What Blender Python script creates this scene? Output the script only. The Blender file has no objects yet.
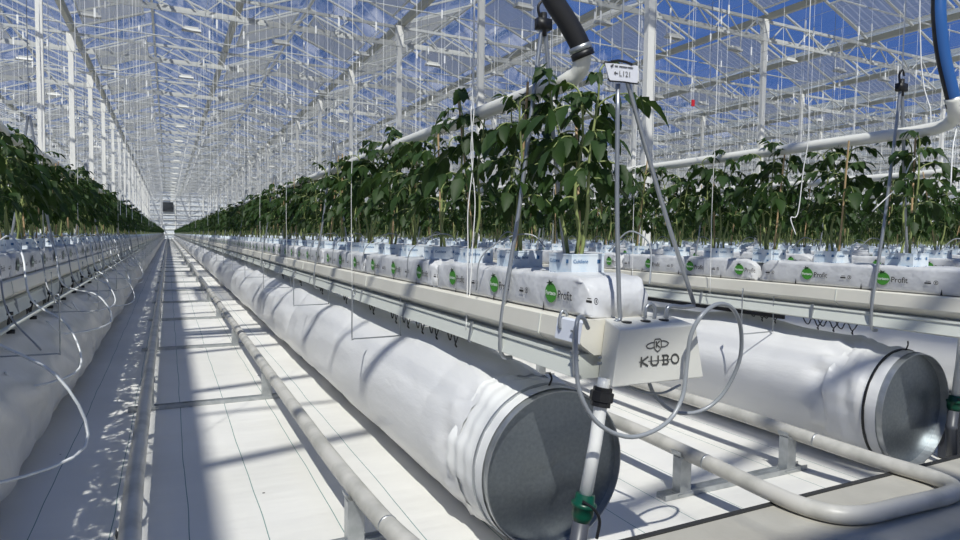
import bpy, math, random
from mathutils import Vector, Matrix
from math import sin, cos, pi, radians

# World frame: rows of plants run along +Y, X is across the rows, Z is up.
# Heights are measured from the eye of the camera, so the floor lies at z = FLOOR.
FLOOR = -0.88
PATH = -.780                  # top of the raised concrete path
S = 1.6                       # spacing of the plant rows
C0 = -0.64                    # centre of the row left of the aisle
YEND = 110.0
rnd = random.Random(7)
scene = bpy.context.scene
COL = scene.collection

# ------------------------------------------------------------------ helpers
class MB:
    def __init__(s):
        s.v = []; s.f = []; s.m = []
    def add(s, vs, fs, mi=0):
        o = len(s.v)
        s.v.extend([tuple(p) for p in vs])
        for f in fs:
            s.f.append(tuple(i + o for i in f)); s.m.append(mi)
    def box(s, a, b, mi=0):
        x0, y0, z0 = a; x1, y1, z1 = b
        s.add([(x0,y0,z0),(x1,y0,z0),(x1,y1,z0),(x0,y1,z0),(x0,y0,z1),(x1,y0,z1),(x1,y1,z1),(x0,y1,z1)],
              [(0,3,2,1),(4,5,6,7),(0,1,5,4),(1,2,6,5),(2,3,7,6),(3,0,4,7)], mi)
    def bar(s, p, q, w, h=None, mi=0, up=(0,0,1)):
        h = h or w
        p = Vector(p); q = Vector(q); d = (q-p).normalized()
        u = Vector(up)
        if abs(d.dot(u)) > .99: u = Vector((0,1,0))
        a = d.cross(u).normalized(); b = a.cross(d).normalized()
        a *= w/2; b *= h/2
        s.add([p-a-b,p+a-b,p+a+b,p-a+b,q-a-b,q+a-b,q+a+b,q-a+b],
              [(0,3,2,1),(4,5,6,7),(0,1,5,4),(1,2,6,5),(2,3,7,6),(3,0,4,7)], mi)
    def tube(s, path, r, n=8, mi=0, cap=True, mf=None):
        P = [Vector(p) for p in path]
        R = r if isinstance(r, (list, tuple)) else [r]*len(P)
        t0 = (P[1]-P[0]).normalized()
        u = Vector((0,0,1)) if abs(t0.z) < .9 else Vector((1,0,0))
        a = t0.cross(u).normalized()
        o = len(s.v)
        for i, p in enumerate(P):
            if i == 0: t = P[1]-P[0]
            elif i == len(P)-1: t = P[-1]-P[-2]
            else: t = (P[i+1]-P[i]).normalized() + (P[i]-P[i-1]).normalized()
            t.normalize()
            a = (a - t*a.dot(t)).normalized(); b = t.cross(a)
            for k in range(n):
                w = 2*pi*k/n
                s.v.append(tuple(p + a*(R[i]*cos(w)) + b*(R[i]*sin(w))))
        for i in range(len(P)-1):
            for k in range(n):
                k2 = (k+1) % n
                s.f.append((o+i*n+k, o+i*n+k2, o+(i+1)*n+k2, o+(i+1)*n+k))
                s.m.append(mf(k) if mf else mi)
        if cap:
            s.f.append(tuple(o+k for k in reversed(range(n)))); s.m.append(mi)
            s.f.append(tuple(o+(len(P)-1)*n+k for k in range(n))); s.m.append(mi)
    def extrude_y(s, prof, ys, closed=True, mi=0, caps=True):
        n = len(prof); o = len(s.v)
        for y in ys:
            for x, z in prof: s.v.append((x, y, z))
        for i in range(len(ys)-1):
            for k in range(n if closed else n-1):
                k2 = (k+1) % n
                s.f.append((o+i*n+k, o+(i+1)*n+k, o+(i+1)*n+k2, o+i*n+k2)); s.m.append(mi)
        if closed and caps:
            s.f.append(tuple(o+k for k in range(n))); s.m.append(mi)
            s.f.append(tuple(o+(len(ys)-1)*n+k for k in reversed(range(n)))); s.m.append(mi)
    def mesh(s, name, mats, smooth=False, org=(0,0,0)):
        me = bpy.data.meshes.new(name)
        ox, oy, oz = org
        me.from_pydata([(x-ox, y-oy, z-oz) for x, y, z in s.v], [], s.f)
        if not isinstance(mats, (list, tuple)): mats = [mats]
        for m in mats: me.materials.append(m)
        if len(mats) > 1: me.polygons.foreach_set('material_index', s.m)
        me.polygons.foreach_set('use_smooth', [smooth]*len(me.polygons))
        me.update()
        return me
    def build(s, name, mats, parent=None, smooth=False, org=None):
        if org is None: org = tuple(parent.location) if parent else (0,0,0)
        o = bpy.data.objects.new(name, s.mesh(name, mats, smooth, org)); COL.objects.link(o)
        if parent: o.parent = parent
        else: o.location = org
        return o

def tag(o, label, cat=None, group=None, kind=None):
    if label: o['label'] = label
    if cat: o['category'] = cat
    if group: o['group'] = group
    if kind: o['kind'] = kind
    return o
def thing(name, label, cat, loc=(0,0,0), group=None):
    o = bpy.data.objects.new(name, None); COL.objects.link(o); o.location = loc
    o.empty_display_size = .05
    return tag(o, label, cat, group)
def struct(o):
    o['kind'] = 'structure'; return o
def mobj(name, me, parent=None, loc=(0,0,0), rotz=0):
    o = bpy.data.objects.new(name, me); COL.objects.link(o); o.parent = parent
    o.location = loc; o.rotation_euler = (0,0,rotz); return o
ORD = ['first','second','third','fourth','fifth','sixth','seventh','eighth','ninth','tenth','eleventh','twelfth','thirteenth',
       'fourteenth','fifteenth','sixteenth','seventeenth','eighteenth','nineteenth','twentieth']
def smooth_path(pts, n=6):
    P = [Vector(p) for p in pts]; out = []
    P = [P[0]*2-P[1]] + P + [P[-1]*2-P[-2]]
    for i in range(1, len(P)-2):
        for k in range(n):
            t = k/n; a, b, c, d = P[i-1], P[i], P[i+1], P[i+2]
            out.append(.5*((2*b)+(c-a)*t+(2*a-5*b+4*c-d)*t*t+(3*b-a-3*c+d)*t**3))
    out.append(P[-2]); return out

def at_y(px, py, Y):     # a point of the photograph on the plane y = Y
    import mathutils
    v = RT @ Vector((px-480, py-270, F_PX)); return v*(Y/v.y)
F_PX = 630.0
_d = Vector((-312,-37,F_PX)).normalized(); _r = Vector((1275,-15,F_PX)); _r = (_r-_d*_r.dot(_d)).normalized(); _u = -_d.cross(_r) if _d.cross(_r).y > 0 else _d.cross(_r)
RT = Matrix((_r,_d,_u))       # rows: world axes in image axes


# ------------------------------------------------------------------ materials
def new_mat(name):
    m = bpy.data.materials.new(name); m.use_nodes = True
    nt = m.node_tree; nt.nodes.clear()
    out = nt.nodes.new('ShaderNodeOutputMaterial')
    return m, nt, out
def pbr(name, col, rough=.5, metal=0., noise=None, bump=None, spec=.5, coat=0.):
    """noise=(scale, dark colour, amount); bump=(scale, strength, distance)"""
    m, nt, out = new_mat(name); N = nt.nodes; L = nt.links
    b = N.new('ShaderNodeBsdfPrincipled'); L.new(b.outputs[0], out.inputs[0])
    b.inputs['Base Color'].default_value = (*col, 1); b.inputs['Roughness'].default_value = rough
    b.inputs['Metallic'].default_value = metal; b.inputs['Specular IOR Level'].default_value = spec
    b.inputs['Coat Weight'].default_value = coat
    tc = N.new('ShaderNodeTexCoord')
    if noise:
        t = N.new('ShaderNodeTexNoise'); t.inputs['Scale'].default_value = noise[0]; t.inputs['Detail'].default_value = 4
        L.new(tc.outputs['Object'], t.inputs[0])
        r = N.new('ShaderNodeValToRGB'); L.new(t.outputs[0], r.inputs[0])
        r.color_ramp.elements[0].position = .35; r.color_ramp.elements[1].position = .35 + noise[2]
        r.color_ramp.elements[0].color = (*noise[1], 1); r.color_ramp.elements[1].color = (*col, 1)
        L.new(r.outputs[0], b.inputs['Base Color'])
    if bump:
        t = N.new('ShaderNodeTexNoise'); t.inputs['Scale'].default_value = bump[0]; t.inputs['Detail'].default_value = 3
        L.new(tc.outputs['Object'], t.inputs[0])
        bp = N.new('ShaderNodeBump'); bp.inputs['Strength'].default_value = bump[1]; bp.inputs['Distance'].default_value = bump[2]
        L.new(t.outputs[0], bp.inputs['Height']); L.new(bp.outputs[0], b.inputs['Normal'])
    return m

M = {}
M['cream'] = pbr('white_steel_sun_tint', (.80,.775,.68), .38, noise=(3,(.72,.69,.60),.3))  # white painted steel, with warm sunlight put into the base colour
M['channel'] = pbr('painted_channel', (.66,.68,.62), .4)
M['box'] = pbr('powder_coated_box', (.70,.69,.63), .45)
M['white_steel'] = pbr('white_painted_steel', (.80,.79,.74), .45)
M['roof_steel'] = pbr('roof_steel', (.50,.51,.49), .45)
M['gutter_steel'] = pbr('aluminium_gutter', (.34,.34,.29), .5)
M['galv'] = pbr('galvanised_steel', (.52,.54,.55), .38, .75, noise=(25,(.40,.42,.43),.3))
M['galv_cap'] = pbr('galvanised_sheet', (.32,.355,.38), .36, .85, noise=(90,(.26,.29,.31),.4), bump=(140,.2,.0012))
M['rod'] = pbr('zinc_rod', (.42,.44,.46), .35, .7)
M['pipe'] = pbr('painted_rail_pipe', (.58,.56,.51), .4, noise=(9,(.42,.41,.37),.2))
M['pipe_over'] = pbr('white_overhead_pipe', (.80,.79,.72), .4)
M['plate'] = pbr('bluish_white_plastic', (.72,.75,.82), .35)
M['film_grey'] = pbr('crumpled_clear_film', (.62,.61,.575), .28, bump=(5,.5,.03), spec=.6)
M['black'] = pbr('black_plastic', (.012,.012,.013), .45)
M['rubber'] = pbr('black_rubber_hose', (.018,.018,.02), .5)
M['blue'] = pbr('blue_hose', (.03,.12,.36), .4)
M['grey_pvc'] = pbr('dark_grey_pvc', (.07,.075,.09), .4)
M['white_pvc'] = pbr('white_pvc', (.82,.82,.79), .35)
M['green_nut'] = pbr('green_coupling', (.0,.065,.035), .35)
M['cable'] = pbr('grey_tubing', (.30,.32,.34), .3, spec=.7)
M['string'] = pbr('white_string', (.85,.85,.83), .7)
M['screen_cloth'] = pbr('screen_cloth', (.55,.55,.52), .7)
M['net_band'] = pbr('white_band', (.8,.8,.78), .5)
M['print_black'] = pbr('print_black', (.03,.03,.03), .6)
M['print_green'] = pbr('print_green', (.06,.28,.03), .6)
M['print_dark_green'] = pbr('print_dark_green', (.01,.04,.01), .6)
M['print_white'] = pbr('print_white', (.7,.8,.65), .6)
M['print_grey'] = pbr('print_grey', (.13,.16,.13), .6)
M['print_blue'] = pbr('print_blue', (.05,.16,.34), .6)
M['kubo_print'] = pbr('grey_print', (.07,.07,.065), .6)
M['slab'] = pbr('white_slab_film', (.64,.645,.655), .33, bump=(11,.75,.016))
M['block'] = pbr('pale_blue_block_wrap', (.74,.80,.84), .5, noise=(22,(.58,.70,.80),.2), bump=(30,.3,.004))
M['peat'] = pbr('moist_block_top', (.09,.06,.04), .9)
M['stem'] = pbr('tomato_stem', (.26,.31,.11), .6)
M['stake'] = pbr('bamboo_stake', (.50,.35,.19), .6)
M['lamp_white'] = pbr('lamp_housing', (.62,.62,.58), .45)
M['lamp_dark'] = pbr('lamp_reflector_inside', (.30,.30,.29), .3, .6)
M['card'] = pbr('white_card', (.74,.75,.80), .5)
M['red'] = pbr('red_plastic', (.55,.02,.03), .4)
M['concrete'] = pbr('concrete_path', (.50,.48,.42), .85, noise=(5,(.40,.38,.33),.4), bump=(60,.3,.004))
M['liner'] = pbr('black_liner', (.03,.03,.03), .6)
M['wall'] = pbr('end_wall_cladding', (.62,.66,.70), .4)
M['dark_open'] = pbr('dark_opening', (.03,.035,.04), .5)

def mat_leaf(name, c1, c2):
    m, nt, out = new_mat(name); N = nt.nodes; L = nt.links
    oi = N.new('ShaderNodeObjectInfo'); tc = N.new('ShaderNodeTexCoord')
    no = N.new('ShaderNodeTexNoise'); no.inputs['Scale'].default_value = 9; L.new(tc.outputs['Object'], no.inputs[0])
    mx = N.new('ShaderNodeMix'); mx.data_type = 'RGBA'
    mx.inputs[6].default_value = (*c1,1); mx.inputs[7].default_value = (*c2,1); L.new(no.outputs[0], mx.inputs[0])
    b = N.new('ShaderNodeBsdfPrincipled'); b.inputs['Roughness'].default_value = .5
    b.inputs['Specular IOR Level'].default_value = .22
    L.new(mx.outputs[2], b.inputs['Base Color'])
    t = N.new('ShaderNodeBsdfTranslucent'); t.inputs[0].default_value = (.09,.17,.02,1)
    ms = N.new('ShaderNodeMixShader'); ms.inputs[0].default_value = .22
    L.new(b.outputs[0], ms.inputs[1]); L.new(t.outputs[0], ms.inputs[2]); L.new(ms.outputs[0], out.inputs[0])
    return m
M['leaf'] = mat_leaf('tomato_leaf', (.008,.020,.007), (.045,.090,.024))

def mat_sleeve():
    m, nt, out = new_mat('white_film_sleeve'); N = nt.nodes; L = nt.links
    b = N.new('ShaderNodeBsdfPrincipled'); b.inputs['Base Color'].default_value = (.86,.855,.845,1)
    b.inputs['Roughness'].default_value = .30; b.inputs['Specular IOR Level'].default_value = .5
    tc = N.new('ShaderNodeTexCoord'); mp = N.new('ShaderNodeMapping'); mp.inputs['Scale'].default_value = (5,1.6,5)
    L.new(tc.outputs['Object'], mp.inputs[0])
    no = N.new('ShaderNodeTexNoise'); no.inputs['Scale'].default_value = 2.2; no.inputs['Detail'].default_value = 5; L.new(mp.outputs[0], no.inputs[0])
    bp = N.new('ShaderNodeBump'); bp.inputs['Strength'].default_value = .45; bp.inputs['Distance'].default_value = .02
    L.new(no.outputs[0], bp.inputs['Height']); L.new(bp.outputs[0], b.inputs['Normal'])
    t = N.new('ShaderNodeBsdfTranslucent'); t.inputs[0].default_value = (.8,.82,.85,1)
    ms = N.new('ShaderNodeMixShader'); ms.inputs[0].default_value = .15
    L.new(b.outputs[0], ms.inputs[1]); L.new(t.outputs[0], ms.inputs[2]); L.new(ms.outputs[0], out.inputs[0])
    return m
M['sleeve'] = mat_sleeve()

def mat_floor():
    m, nt, out = new_mat('woven_ground_cover'); N = nt.nodes; L = nt.links
    b = N.new('ShaderNodeBsdfPrincipled'); L.new(b.outputs[0], out.inputs[0]); b.inputs['Roughness'].default_value = .7
    tc = N.new('ShaderNodeTexCoord'); sp = N.new('ShaderNodeSeparateXYZ'); L.new(tc.outputs['Object'], sp.inputs[0])
    def math_(op, a, c=None, cv=0.):
        n = N.new('ShaderNodeMath'); n.operation = op
        L.new(a, n.inputs[0])
        if c is not None: L.new(c, n.inputs[1])
        else: n.inputs[1].default_value = cv
        return n.outputs[0]
    wob = N.new('ShaderNodeTexNoise'); wob.inputs['Scale'].default_value = 1.3; L.new(tc.outputs['Object'], wob.inputs[0])
    x = math_('ADD', sp.outputs[0], math_('MULTIPLY', wob.outputs[0], None, .03))
    fr = math_('FRACT', math_('DIVIDE', math_('ADD', x, None, 20.03), None, .205))
    ln = math_('LESS_THAN', fr, None, .014)
    big = N.new('ShaderNodeTexNoise'); big.inputs['Scale'].default_value = 1.1; big.inputs['Detail'].default_value = 6; L.new(tc.outputs['Object'], big.inputs[0])
    r = N.new('ShaderNodeValToRGB'); L.new(big.outputs[0], r.inputs[0])
    r.color_ramp.elements[0].position = .3; r.color_ramp.elements[0].color = (.69,.675,.63,1)
    r.color_ramp.elements[1].position = .6; r.color_ramp.elements[1].color = (.80,.785,.745,1)
    mx = N.new('ShaderNodeMix'); mx.data_type = 'RGBA'; L.new(ln, mx.inputs[0])
    L.new(r.outputs[0], mx.inputs[6]); mx.inputs[7].default_value = (.16,.27,.25,1)
    # dirt specks
    vo = N.new('ShaderNodeTexVoronoi'); vo.inputs['Scale'].default_value = 4.2; L.new(tc.outputs['Object'], vo.inputs[0])
    sk = math_('LESS_THAN', vo.outputs['Distance'], None, .028)
    mx2 = N.new('ShaderNodeMix'); mx2.data_type = 'RGBA'; L.new(sk, mx2.inputs[0])
    L.new(mx.outputs[2], mx2.inputs[6]); mx2.inputs[7].default_value = (.06,.055,.05,1)
    L.new(mx2.outputs[2], b.inputs['Base Color'])
    mp = N.new('ShaderNodeMapping'); mp.inputs['Scale'].default_value = (1.0,4.5,1); L.new(tc.outputs['Object'], mp.inputs[0])
    n2 = N.new('ShaderNodeTexNoise'); n2.inputs['Scale'].default_value = 1.4; n2.inputs['Detail'].default_value = 3; L.new(mp.outputs[0], n2.inputs[0])
    bp = N.new('ShaderNodeBump'); bp.inputs['Strength'].default_value = .35; bp.inputs['Distance'].default_value = .03
    L.new(n2.outputs[0], bp.inputs['Height']); L.new(bp.outputs[0], b.inputs['Normal'])
    return m
M['floor'] = mat_floor()

def mat_glass():
    m, nt, out = new_mat('greenhouse_glass'); N = nt.nodes; L = nt.links
    t = N.new('ShaderNodeBsdfTransparent'); t.inputs[0].default_value = (.93,.96,.97,1)
    g = N.new('ShaderNodeBsdfGlossy'); g.inputs['Roughness'].default_value = .05; g.inputs[0].default_value = (.9,.9,.9,1)
    f = N.new('ShaderNodeFresnel'); f.inputs[0].default_value = 1.12
    ms = N.new('ShaderNodeMixShader'); sc_ = N.new('ShaderNodeMath'); sc_.operation = 'MULTIPLY'; sc_.inputs[1].default_value = .4; L.new(f.outputs[0], sc_.inputs[0]); L.new(sc_.outputs[0], ms.inputs[0]); L.new(t.outputs[0], ms.inputs[1]); L.new(g.outputs[0], ms.inputs[2])
    L.new(ms.outputs[0], out.inputs[0]); return m
M['glass'] = mat_glass()
def mat_net():
    m, nt, out = new_mat('insect_netting'); N = nt.nodes; L = nt.links
    d = N.new('ShaderNodeBsdfDiffuse'); d.inputs[0].default_value = (.48,.48,.45,1)
    tl = N.new('ShaderNodeBsdfTranslucent'); tl.inputs[0].default_value = (.42,.42,.39,1)
    a = N.new('ShaderNodeMixShader'); a.inputs[0].default_value = .5; L.new(d.outputs[0], a.inputs[1]); L.new(tl.outputs[0], a.inputs[2])
    t = N.new('ShaderNodeBsdfTransparent')
    ms = N.new('ShaderNodeMixShader'); ms.inputs[0].default_value = .45; L.new(a.outputs[0], ms.inputs[1]); L.new(t.outputs[0], ms.inputs[2])
    L.new(ms.outputs[0], out.inputs[0]); return m
M['net'] = mat_net()

# ------------------------------------------------------------------ lettering
def text_mesh(body, size, bold=0.0, align='CENTER', squeeze=1.0, spacing=1.0):
    cu = bpy.data.curves.new('lettering', 'FONT'); cu.body = body; cu.size = size
    cu.align_x = align; cu.align_y = 'CENTER'; cu.offset = bold; cu.space_character = spacing; cu.resolution_u = 3
    ob = bpy.data.objects.new('tmp', cu); COL.objects.link(ob)
    dg = bpy.context.evaluated_depsgraph_get(); dg.update()
    me = bpy.data.meshes.new_from_object(ob.evaluated_get(dg))
    vs = [(v.co.x*squeeze, v.co.y) for v in me.vertices]; fs = [tuple(p.vertices) for p in me.polygons]
    bpy.data.objects.remove(ob); bpy.data.curves.remove(cu); bpy.data.meshes.remove(me)
    return vs, fs
def put_text(mb, tm, org, ex, ey, mi=0):
    o = Vector(org); ex = Vector(ex); ey = Vector(ey)
    mb.add([o+ex*x+ey*y for x, y in tm[0]], tm[1], mi)
T_forteco = text_mesh('Forteco', .0145, .0006)
T_profit = text_mesh('Profit', .030, .0003, 'LEFT', .9)
T_cult = text_mesh('Cultilene', .0125, .0002, 'LEFT')
T_small = text_mesh('Cultilene', .011, .0002, 'LEFT')

# ------------------------------------------------------------------ the setting
def build_setting():
    XL, XR = -27.0, 71.4
    b = MB(); b.add([(XL,1.25,FLOOR),(XR,1.25,FLOOR),(XR,YEND,FLOOR),(XL,YEND,FLOOR)], [(0,1,2,3)])
    b.add([(XL,-14,FLOOR),(XR,-14,FLOOR),(XR,-3,FLOOR),(XL,-3,FLOOR)], [(0,1,2,3)])
    struct(b.build('floor', M['floor']))
    b = MB(); b.box((XL,-3,FLOOR-.2),(XR,1.245,PATH)); struct(b.build('floor_path', M['concrete']))
    b = MB(); b.box((XL,1.245,FLOOR-.1),(XR,1.262,PATH+.004)); struct(b.build('trim_1', M['liner']))
    # far wall, seen small between the rows
    w = MB(); w.box((XL,YEND,FLOOR),(XR,YEND+.1,6.0)); struct(w.build('wall_far', M['wall']))
    t = MB()
    for k in range(9): t.box((XL,YEND-.15,FLOOR+.7+k*.75),(XR,YEND,FLOOR+.82+k*.75))
    for k in range(50): t.box((XL+2*k,YEND-.2,FLOOR),(XL+2*k+.14,YEND,6.0))
    struct(t.build('trim_2', M['white_steel']))
    t = MB(); t.box((-.75,YEND-.3,3.3),(.8,YEND-.2,4.8)); struct(t.build('window_1', M['dark_open']))
    for nm, x in (('wall_left', XL-.1), ('wall_right', XR)):
        w = MB(); w.box((x,-14,FLOOR),(x+.1,YEND,6.0)); struct(w.build(nm, M['wall']))
    w = MB(); w.box((XL,-14.1,FLOOR),(XR,-14,6.0)); struct(w.build('wall_back', M['wall']))
    # roof: gutters, ridges, glazing bars and panes
    NB = 24
    gx = [-27.0 + 4.1*k for k in range(NB+1)]
    for k, x in enumerate(gx):
        b = MB(); b.extrude_y([(x-.10,5.86),(x-.06,5.72),(x+.06,5.72),(x+.10,5.86),(x+.085,5.86),(x,5.80),(x-.085,5.86)], (-14, YEND))
        struct(b.build('ceiling_gutter', M['gutter_steel']))
    for k in range(NB):
        x0, x1 = gx[k], gx[k+1]; xm = (x0+x1)/2
        r = MB(); r.box((xm-.035,-14,6.60),(xm+.035,YEND,6.68))
        n = int((YEND+14)/1.25)
        for i in range(n+1):
            y = -14 + 1.25*i + .6
            r.bar((x0+.08,y,5.84),(xm,y,6.62), .045, .06, up=(0,1,0)); r.bar((x1-.08,y,5.84),(xm,y,6.62), .045, .06, up=(0,1,0))
        struct(r.build('ceiling_bars', M['roof_steel']))
        g = MB(); g.add([(x0,-14,5.86),(xm,-14,6.66),(x1,-14,5.86),(x0,YEND,5.86),(xm,YEND,6.66),(x1,YEND,5.86)], [(0,1,4,3),(1,2,5,4)])
        struct(g.build('ceiling', M['glass']))
    return gx


GX = build_setting()

# ------------------------------------------------------------------ geometry-node scatter for uncountable rest
def scatter(name, pts, protos, mat_label, cat, spin=True, smin=.85, smax=1.15):
    me = bpy.data.meshes.new(name); me.from_pydata(pts, [], []); me.update()
    ob = bpy.data.objects.new(name, me); COL.objects.link(ob)
    tag(ob, mat_label, cat, None, 'stuff')
    ng = bpy.data.node_groups.new(name, 'GeometryNodeTree')
    ng.interface.new_socket('Geometry', in_out='INPUT', socket_type='NodeSocketGeometry')
    ng.interface.new_socket('Geometry', in_out='OUTPUT', socket_type='NodeSocketGeometry')
    N = ng.nodes; L = ng.links
    gi = N.new('NodeGroupInput'); go = N.new('NodeGroupOutput')
    ip = N.new('GeometryNodeInstanceOnPoints'); L.new(gi.outputs[0], ip.inputs['Points'])
    jn = N.new('GeometryNodeJoinGeometry')
    for p in protos:
        oi = N.new('GeometryNodeObjectInfo'); oi.inputs['Object'].default_value = p; oi.inputs['As Instance'].default_value = True
        oi.transform_space = 'ORIGINAL'; L.new(oi.outputs['Geometry'], jn.inputs[0])
    L.new(jn.outputs[0], ip.inputs['Instance'])
    ip.inputs['Pick Instance'].default_value = True
    if spin:
        rr = N.new('FunctionNodeRandomValue'); rr.data_type = 'FLOAT_VECTOR'
        rr.inputs[0].default_value = (0,0,-.25); rr.inputs[1].default_value = (0,0,.25); rr.inputs['Seed'].default_value = 3
        L.new(rr.outputs[0], ip.inputs['Rotation'])
        rs = N.new('FunctionNodeRandomValue'); rs.data_type = 'FLOAT'
        rs.inputs[2].default_value = smin; rs.inputs[3].default_value = smax; L.new(rs.outputs[1], ip.inputs['Scale'])
    L.new(ip.outputs[0], go.inputs[0])
    md = ob.modifiers.new('scatter', 'NODES'); md.node_group = ng
    return ob

# ------------------------------------------------------------------ rows
def row_x(k): return C0 + S*k           # row 0 left of the aisle, row 1 right of it, row 2 ...
def rowname(k):
    return {0: 'row left of the aisle', 1: 'row right of the aisle', 2: 'second right-hand row', 3: 'third right-hand row'}.get(
        k, 'further right-hand rows' if k > 2 else 'rows at the far left')
ROWS = list(range(-4, 40))
def y_start(k): return 1.1
def first_y(k):      # where a row comes into view
    x = row_x(k)
    return max(1.1, x/2.1) if x > 0 else max(1.1, -x*3.6)

# --- hanging gutter
def gutter_profile(cx):
    L = [(-.104,-.186),(-.112,-.190),(-.118,-.236),(-.113,-.243),(-.078,-.268)]
    R = [(-x, z) for x, z in reversed(L)]
    return [(cx+x, z) for x, z in L] + [(cx+x, z) for x, z in R]
def build_gutter(k):
    cx = row_x(k) - .005; y0 = 1.172 if k == 1 else 1.12
    nm = {0:'long sun-tinted white hanging growing gutter left of the aisle', 1:'long sun-tinted white hanging growing gutter ending at the white KUBO box',
          2:'long sun-tinted white hanging growing gutter of the second row on the right'}
    nearl = nm.get(k, 'distant sun-tinted white hanging growing gutter behind the plants')
    t = thing('growing_gutter', nearl, 'growing gutter', (cx, y0, -.24), 'hanging growing gutters' )
    ys = (y0, YEND-1)
    b = MB(); b.extrude_y(gutter_profile(cx), ys); b.build('trough', M['cream'], t)
    if k in (0,1,2,3):
        b = MB()
        b.extrude_y([(cx-.095,-.268),(cx-.108,-.270),(cx-.110,-.277),(cx-.105,-.281),(cx-.119,-.320),(cx-.105,-.326),(cx+.105,-.326),(cx+.119,-.320),(cx+.105,-.281),(cx+.110,-.277),(cx+.108,-.270),(cx+.095,-.268)], (y0+.02, YEND-1))
        b.build('drain_channel', M['channel'], t)
        if k == 1:
            j = MB(); P_ = [(cx+x_*1.02, z_-.001) for x_, z_ in ((-.104,-.186),(-.112,-.190),(-.119,-.238))]
            j.add([(x_,y_,z_) for y_ in (y0-.003,y0+.10) for x_,z_ in P_+[(P_[2][0]+.004,P_[2][1])]],[(0,1,5,4),(1,2,6,5),(2,3,7,6)])
            tag(j.build('end_plate', M['plate'], t), 'bluish white plate over the gutter end')
        # joint plates every couple of metres
        for i in range(12 if k != 3 else 4):
            y = 1.35 + 1.56*i + (.3 if k == 2 else 0)
            j = MB(); j.extrude_y([(x*1.0+(x-cx)*.02, z-.0008) for x, z in gutter_profile(cx)], (y, y+.004))
            j.build('joint_seam', M['channel'], t)
        # little square clips that hold the lower channel
        for i in range(16 if k != 3 else 0):
            y = 1.75 + .62*i
            sx = -1 if k > 0 else 1
            j = MB(); j.add([(cx+sx*(a),y+b_,z) for b_ in (0,.012) for a,z in ((.104,-.262),(.113,-.264),(.122,-.322),(.112,-.328))],[(0,1,2,3),(7,6,5,4),(0,4,5,1),(1,5,6,2),(2,6,7,3),(3,7,4,0)]); j.build('clip', M['rod'], t)
    return t
for k in ROWS: build_gutter(k)

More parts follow.
